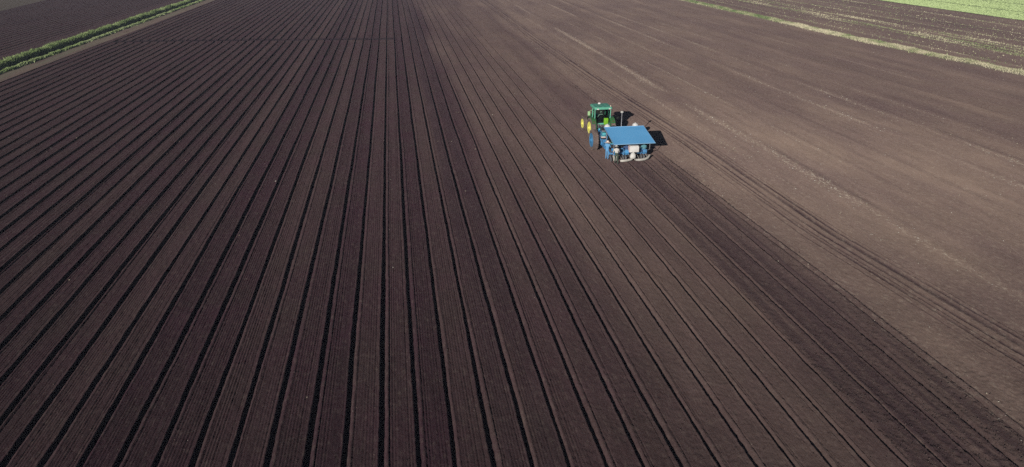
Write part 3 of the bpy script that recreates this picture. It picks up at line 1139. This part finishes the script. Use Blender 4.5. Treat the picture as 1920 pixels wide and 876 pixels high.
# canopy: high at the front, low at the rear
CW, CZ0, CZ1, CY0, CY1 = 1.92, 1.98, 2.68, -1.05, 2.42


def cz(y_):
    return CZ0 + (CZ1 - CZ0) * (y_ - CY0) / (CY1 - CY0)


m = MB()
nxs, nys = 9, 9
t = bmesh.new()
gr = [[t.verts.new((-CW + 2 * CW * a / (nxs - 1), CY0 + (CY1 - CY0) * bq / (nys - 1),
                    cz(CY0 + (CY1 - CY0) * bq / (nys - 1)) + .02 - .012 * abs(math.sin(math.pi * a / (nxs - 1) * 2)) + random.uniform(-.004, .004))) for a in range(nxs)] for bq in range(nys)]
for bq in range(nys - 1):
    for a in range(nxs - 1):
        t.faces.new((gr[bq][a], gr[bq][a + 1], gr[bq + 1][a + 1], gr[bq + 1][a]))
ext = bmesh.ops.extrude_face_region(t, geom=list(t.faces))
for v in ext['geom']:
    if isinstance(v, bmesh.types.BMVert):
        v.co.z -= .035
m._add(t, Matrix.Identity(4))
can = m.build('canopy', 'canopy_blue', pl)
m = MB()
for sx in (-1, 1):
    m.box((sx * (CW + .022), (CY0 + CY1) / 2, cz((CY0 + CY1) / 2) + .012), (.04, CY1 - CY0 + .05, .055), (math.atan2(CZ1 - CZ0, CY1 - CY0), 0, 0), bev=.008)
for yy in (CY0 - .022, CY1 + .022):
    m.box((0, yy, cz(yy) + .012), (2 * CW + .09, .04, .055), bev=.008)
m.build('canopy_edge', 'canopy_rim', can)
m = MB()
for yy in (-.4, .7, 1.8):
    m.box((0, yy, cz(yy) - .055), (2 * CW - .1, .06, .06), bev=.005)
m.build('canopy_rib', 'grey_steel', can)
for sx in (-1, 1):
    for yy in (-.3, 2.2):
        m = MB()
        m.tube([(sx * 1.70, max(yy, .75) if yy < 0 else yy, .68), (sx * 1.72, yy, 1.2), (sx * 1.72, yy, cz(yy) - .04)], .035, 8)
        m.build('canopy_post', 'grey_steel', pl)
# mast
m = MB()
m.tube([(-.22, 2.55, 1.85), (-.22, 2.55, 4.02)], .038, 8)
m.box((-.22, 2.52, 2.62), (.22, .12, .12), bev=.02)
mast = m.build('mast', 'grey_steel', pl)
m = MB()
m.lathe([(0, -.05), (.13, -.04), (.16, .02), (.12, .11), (0, .15)], (-.22, 2.55, 4.06), 'z', 16)
m.build('antenna_dome', 'off_white', mast)
# white water tanks standing up at the front
for sx, xx, yy in ((-1, -.55, 6.0), (1, 2.38, 6.1)):
    m = MB()
    m.lathe([(0, -.30), (.22, -.29), (.29, -.20), (.31, -.02), (.28, .12), (.18, .22), (.07, .255), (.06, .29), (0, .295)], (xx, yy, 1.80), 'z', 20)
    tk = m.build('water_tank', 'white_plastic', pl)
    m = MB()
    m.box((xx, yy - .02, 1.46), (.60, .56, .08), bev=.02)
    m.tube([(xx, yy, 1.44), (xx, yy, .95)], .05, 8)
    m.tube([(xx, yy, .95), (min(xx, 1.7), 4.85, .82)], .05, 8)
    m.build('bracket', 'dark_steel', tk)
# planting units
for k, xx in enumerate((-1.32, -.45, .45, 1.32)):
    m = MB()
    m.box((xx, 1.05, .62), (.16, .9, .10), bev=.02)
    m.box((xx - .14, 1.1, .95), (.05, .35, .7), bev=.01).box((xx + .14, 1.1, .95), (.05, .35, .7), bev=.01)
    m.tube([(xx, 1.0, 1.05), (xx, .95, .7), (xx, .80, .18)], [.13, .09, .06], 10)
    m.box((xx, 1.35, 1.35), (.5, .3, .05), bev=.01)
    un = m.build('planting_unit', 'machine_blue', pl)
    m = MB()
    m.lathe([(.05, 0), (.30, 0), (.31, .06), (.25, .10), (.05, .10)], (xx, 1.0, 1.10), 'z', 18)
    for q in range(8):
        th = 2 * math.pi * q / 8
        m.lathe([(.06, 0), (.065, .16), (.05, .16), (.05, .02)], (xx + math.cos(th) * .23, 1.0 + math.sin(th) * .23, 1.16), 'z', 8)
    m.build('carousel', 'black_plastic', un)
    for sx in (-1, 1):
        m = MB()
        m.lathe([(.05, -.05), (.24, -.05), (.27, -.03), (.27, .03), (.24, .05), (.05, .05)], (xx + sx * .13, .45, .24), 'x', 22)
        m.tube([(xx + sx * .13, .45, .24), (xx, .9, .5)], .025, 6)
        m.build('press_wheel', 'grey_steel' if k % 2 else 'off_white', un)
    m = MB()
    m.box((xx, 1.55, 1.42), (.62, .42, .07), (R(12), 0, 0), bev=.01)
    tr_ = m.build('seedling_tray', 'cyan_tray', un)
    m = MB()
    for q in range(26):
        px_, py_ = xx + random.uniform(-.26, .26), 1.55 + random.uniform(-.16, .16)
        zz = 1.45 + (py_ - 1.55) * .2
        m.tube([(px_, py_, zz), (px_ + random.uniform(-.04, .04), py_ + random.uniform(-.04, .04), zz + random.uniform(.07, .14))], [.02, .004], 5)
    m.build('seedlings', 'seedling_green', tr_)['kind'] = 'stuff'
# seats
SEATS = (-1.32, -.28, 1.42)
for xx in SEATS:
    m = MB()
    m.box((xx, .28, .68), (.40, .36, .07), bev=.03).box((xx, .08, .92), (.38, .06, .30), (R(-8), 0, 0), bev=.03)
    m.tube([(xx, .28, .64), (xx, .70, .60)], .03, 8)
    m.build('seat', 'machine_blue', pl)
# foot boards and the pale rails at the rear
m = MB()
m.box((0, .62, .30), (3.5, .26, .04), bev=.01)
for xx in (-1.6, 0, 1.6):
    m.tube([(xx, .62, .3), (xx, .75, .6)], .025, 6)
m.build('foot_board', 'dark_steel', pl)
for pts in ([(-1.02, -.34, .20), (-.85, -.42, .22), (-.4, -.40, .24), (.02, -.30, .28), (.14, -.20, .32)],
            [(.42, -.35, .24), (.8, -.38, .22), (1.3, -.30, .24), (1.65, -.12, .30), (1.95, .22, .44)]):
    m = MB()
    m.tube(pts, [.10, .115, .115, .11, .09], 12)
    for p in (pts[1], pts[3]):
        m.tube([p, (p[0], .70, .58)], .022, 6)
    m.build('rear_rail', 'off_white', pl)
# ridging discs, left end, and hanging chain on the right end
for sx in (-1, 1):
    m = MB()
    m.lathe([(0, -.03), (.27, -.005), (.28, .0), (.27, .015), (0, -.005)], (sx * 1.78, .25, .20), 'x', 22)
    m.tube([(sx * 1.78, .25, .22), (sx * 1.75, .75, .62)], .035, 6)
    m.build('ridging_disc', 'grey_steel', pl)

# loose things on the machine
bx = MB()
bx.box((0, 0, .02), (.86, .46, .04), bev=.01)
for (c, s) in (((0, .22, .27), (.86, .03, .5)), ((0, -.22, .27), (.86, .03, .5)), ((.42, 0, .27), (.03, .42, .5)), ((-.42, 0, .27), (.03, .42, .5))):
    bx.box(c, s, bev=.01)
bx.box((0, -.24, .49), (.88, .03, .05), bev=.008).box((0, 0, .54), (.80, .40, .10), bev=.03)
bxo = thing('crate', 'big white crate on the back of the blue planting machine under the canopy edge', 'crate', (PX + .34, PY + .12, .90))
bx.build('box_shell', 'white_plastic', bxo)
q = MB()
q.box((-.47, -.02, .28), (.06, .42, .54), bev=.01)
q.build('side_board', 'pink_card', bxo)
m = MB()
m.box((PX + .34, PY + .30, .875), (.95, .8, .045), bev=.01)
for xx in (-.35, .35):
    m.tube([(PX + .34 + xx, PY + .65, .87), (PX + .34 + xx, PY + .75, .60)], .03, 6)
sh = m.build('crate_shelf', 'dark_steel')
sh.parent = pl
sh.matrix_parent_inverse = Matrix.Translation((-PX, -PY, 0))
sk = MB()
sk.lathe([(0, -.02), (.20, 0), (.27, .10), (.28, .26), (.23, .42), (.12, .50), (.07, .53), (.10, .60), (0, .58)], (0, 0, 0), 'z', 18, sq=(1, .75, 1))
sko = sk.build('sack', 'sack_white', None, (PX + .14, PY - .30, .37), (R(-10), R(9), 0))
for v in sko.data.vertices:
    v.co += v.co.normalized() * random.uniform(-.015, .02)
tag(sko, 'bulging white sack slumped between the two pale rails below the white crate', 'sack')


# ------------------------------------------------------------------ people
def person(label, loc, rz, pose, mats, hat=None, group=None):
    """one skinned body; pose maps joint names to positions (x right, y forward, z up)"""
    root = thing('person', label, 'person', loc, rz, group)
    J = dict(pose)
    hd = Vector(J['head'])
    fwd = Vector(J.get('face', (0, 1, 0))).normalized()
    side = fwd.cross(Vector((0, 0, 1))).normalized()
    upv = Vector(J.get('up', (0, 0, 1))).normalized()
    J['crown'] = hd + upv * .09
    J['nose'] = hd + fwd * .112 - upv * .015
    J['chin'] = hd + fwd * .06 - upv * .085
    J['earl'] = hd - side * .098 - upv * .01
    J['earr'] = hd + side * .098 - upv * .01
    rad = dict(pelvis=.145, waist=.135, chest=.165, neck=.058, head=.092, crown=.075, nose=.016, chin=.045, earl=.02, earr=.02)
    E_ = [('pelvis', 'waist', 1), ('waist', 'chest', 0), ('chest', 'neck', 0), ('neck', 'head', 2), ('head', 'crown', 2), ('head', 'nose', 2), ('head', 'chin', 2), ('head', 'earl', 2), ('head', 'earr', 2)]
    for s in 'lr':
        rad.update({'sh' + s: .075, 'el' + s: .05, 'wr' + s: .034, 'pa' + s: .036, 'hip' + s: .10, 'kn' + s: .068, 'an' + s: .045, 'toe' + s: .04})
        E_ += [('chest', 'sh' + s, 0), ('sh' + s, 'el' + s, 0), ('el' + s, 'wr' + s, 0), ('wr' + s, 'pa' + s, 2),
               ('pelvis', 'hip' + s, 1), ('hip' + s, 'kn' + s, 1), ('kn' + s, 'an' + s, 1), ('an' + s, 'toe' + s, 3)]
        w, el = Vector(J['wr' + s]), Vector(J['el' + s])
        d = (w - el).normalized()
        J['pa' + s] = w + d * .075
        lat = d.cross(Vector((0, 0, 1)))
        lat = lat.normalized() if lat.length > .1 else Vector((0, 1, 0))
        nrm = d.cross(lat).normalized()
        if nrm.z > 0:
            nrm = -nrm
        for q, (off, ln) in enumerate(((-.03, .066), (-.011, .076), (.010, .072), (.029, .056))):
            a, c = f'f{s}{q}a', f'f{s}{q}b'
            J[a] = J['pa' + s] + lat * off + d * (.03 + ln * .45)
            J[c] = J[a] + d * ln * .4 + nrm * ln * .45
            rad[a], rad[c] = .0105, .0085
            E_ += [('pa' + s, a, 2), (a, c, 2)]
        a, c = f't{s}a', f't{s}b'
        sg = 1 if s == 'l' else -1
        J[a] = w + d * .04 + lat * .045 * sg + nrm * .012
        J[c] = J[a] + d * .04 + lat * .012 * sg + nrm * .02
        rad[a], rad[c] = .012, .0095
        E_ += [('pa' + s, a, 2), (a, c, 2)]
    names = list(dict.fromkeys([n for e in E_ for n in e[:2]]))
    ix = {n: k for k, n in enumerate(names)}
    me = bpy.data.meshes.new('body')
    me.from_pydata([tuple(J[n]) for n in names], [(ix[a], ix[b]) for a, b, _ in E_], [])
    o = bpy.data.objects.new('body', me)
    COL.objects.link(o)
    md = o.modifiers.new('skin', 'SKIN')
    md.use_smooth_shade = True
    sv = me.skin_vertices[0].data
    for n in names:
        sv[ix[n]].radius = (rad[n], rad[n])
        sv[ix[n]].use_root = (n == 'pelvis')
    o.modifiers.new('sub', 'SUBSURF').levels = 1
    o.modifiers['sub'].render_levels = 1
    dg = bpy.context.evaluated_depsgraph_get()
    ev = o.evaluated_get(dg)
    m2 = bpy.data.meshes.new_from_object(ev)
    o.modifiers.clear()
    o.data = m2
    bpy.data.meshes.remove(me)
    m2.materials.clear()
    for mm in mats:
        m2.materials.append(MATS[mm])
    segs = [(Vector(J[a]), Vector(J[b]), k, max(rad[a], rad[b])) for a, b, k in E_]
    for p in m2.polygons:
        best = None
        for a, b2, k, rr in segs:
            ab = b2 - a
            t_ = max(0, min(1, (p.center - a).dot(ab) / max(ab.length_squared, 1e-9)))
            dd = (p.center - (a + ab * t_)).length / rr
            if best is None or dd < best[0]:
                best = (dd, k)
        p.material_index = best[1]
        p.use_smooth = True
    o.parent = root
    # eyes and mouth
    for sg in (-1, 1):
        m = MB()
        c = hd + fwd * .083 + side * .034 * sg + upv * .012
        m.lathe([(0, -.012), (.011, -.005), (.011, .005), (0, .012)], tuple(c), 'z', 8)
        m.build('eye', 'hair', o)
    m = MB()
    rot = Vector((0, 0, 1)).rotation_difference(upv).to_matrix().to_4x4()
    if hat:
        prof = [(.0, .19), (.07, .185), (.105, .15), (.115, .07), (.21, .045), (.215, .035), (.11, .05), (.10, .05)] if hat[1] == 'brim' else [(.0, .20), (.08, .195), (.115, .16), (.125, .07), (.30, .02), (.305, .01), (.12, .05), (.11, .05)] if hat[1] == 'wide' else [(0, .185), (.08, .17), (.112, .10), (.118, .03), (.11, .03), (.0, .10)]
        m.lathe(prof, (0, 0, 0), 'z', 20)
        if hat[1] == 'cap':
            m.box((0, .15, .045), (.16, .12, .015), bev=.005)
        ho = m.build('hat', hat[0], root, tuple(hd))
        fz = math.atan2(-fwd.x, fwd.y)
        ho.rotation_euler = (rot @ Matrix.Rotation(fz, 4, 'Z')).to_euler()
    m = MB()
    hb = hd - fwd * .022
    m.lathe([(.02, -.095), (.075, -.08), (.098, -.02), (.098, .05), (.07, .10), (0, .12)], tuple(hb), 'z', 16)
    m.build('hair', 'hair', root)
    return root


def stand(bend=0.0, stride=.12, reach=(.25, 1.05)):
    c, s_ = math.cos(bend), math.sin(bend)
    tz = lambda h_: (0, s_ * h_, .92 + c * h_)
    p = dict(pelvis=(0, 0, .92), waist=tz(.20), chest=tz(.42), neck=tz(.57), head=tz(.69))
    p['up'] = (0, s_ * .7, c)
    p['face'] = (0, 1, -s_ * .7)
    for s, sx, st in (('l', -1, 1), ('r', 1, -1)):
        sh = Vector(tz(.50)) + Vector((sx * .20, 0, 0))
        p['sh' + s] = tuple(sh)
        p['el' + s] = (sx * .27, sh.y + .10, sh.z - .28)
        p['wr' + s] = (sx * .22, sh.y + .10 + reach[0], min(reach[1], sh.z - .1))
        p['hip' + s] = (sx * .09, 0, .88)
        p['kn' + s] = (sx * .10, st * stride * .7 + .03, .48)
        p['an' + s] = (sx * .10, st * stride * 1.2 - .02, .085)
        p['toe' + s] = (sx * .12, st * stride * 1.2 + .14, .045)
    return p


def sit(lean=.2, seat=.72, foot=.36, reach=(.42, 1.12)):
    c, s_ = math.cos(lean), math.sin(lean)
    tz = lambda h_: (0, s_ * h_, seat + .13 + c * h_)
    p = dict(pelvis=(0, 0, seat + .13), waist=tz(.20), chest=tz(.42), neck=tz(.57), head=tz(.69))
    p['up'] = (0, s_, c)
    p['face'] = (0, 1, -s_ - .2)
    for s, sx in (('l', -1), ('r', 1)):
        sh = Vector(tz(.50)) + Vector((sx * .20, 0, 0))
        p['sh' + s] = tuple(sh)
        p['el' + s] = (sx * .30, sh.y + .12, sh.z - .26)
        p['wr' + s] = (sx * .18, sh.y + reach[0], reach[1])
        p['hip' + s] = (sx * .10, .03, seat + .11)
        p['kn' + s] = (sx * .14, .43, seat + .08)
        p['an' + s] = (sx * .14, .42, foot + .08)
        p['toe' + s] = (sx * .15, .58, foot + .045)
    return p


person('person in light blue overalls and pale hat standing at the left of the planting machine', (PX - 1.93, PY + 1.0, -.01), R(-25),
       stand(.12, .05, (.30, 1.15)), ['cloth_blue', 'cloth_blue', 'skin', 'boot_pale'], ('pale_hat', 'wide'))
person('person in white shirt and hat with dark green trousers bent at the left rear corner', (PX - 1.50, PY - .62, -.01), R(-8),
       stand(.55, .16, (.28, .85)), ['cloth_white', 'cloth_green', 'skin', 'boot'], ('cloth_white', 'brim'))
person('person in navy clothes seated under the canopy left of the white crate', (PX - .28, PY + .28, 0), 0,
       sit(.22, .72, .32), ['cloth_navy', 'cloth_blue', 'skin', 'boot'], ('cloth_navy', 'cap'))
person('person in teal jacket seated at the right end under the canopy', (PX + 1.42, PY + .28, 0), 0,
       sit(.3, .72, .32), ['cloth_teal', 'cloth_navy', 'skin', 'boot_pale'], ('straw_hat', 'cap'))
person('person in white shirt seated at the wheel inside the green tractor cab', (TX, TY + .22, 0), R(1.0),
       sit(.05, 1.60, 1.26, (.50, 1.98)), ['cloth_white', 'cloth_navy', 'skin', 'boot'], ('cloth_white', 'cap'))

# ------------------------------------------------------------------ haze: one closed box of even, thin air
hm = bpy.data.materials.new('haze')
hm.use_nodes = True
ht = hm.node_tree
for n in list(ht.nodes):
    ht.nodes.remove(n)
ho_ = ht.nodes.new('ShaderNodeOutputMaterial')
pv = ht.nodes.new('ShaderNodeVolumePrincipled')
pv.inputs['Color'].default_value = (0.80, 0.86, 1.0, 1)
pv.inputs['Density'].default_value = 0.00030
pv.inputs['Anisotropy'].default_value = 0.0
ht.links.new(pv.outputs[0], ho_.inputs['Volume'])
m = MB()
m.box((0, 0, (24 - 2.4) / 2), (7400, 7400, 26.4), bev=0)
hz = m.build('haze', hm, smooth=False)
hz['kind'] = 'stuff'
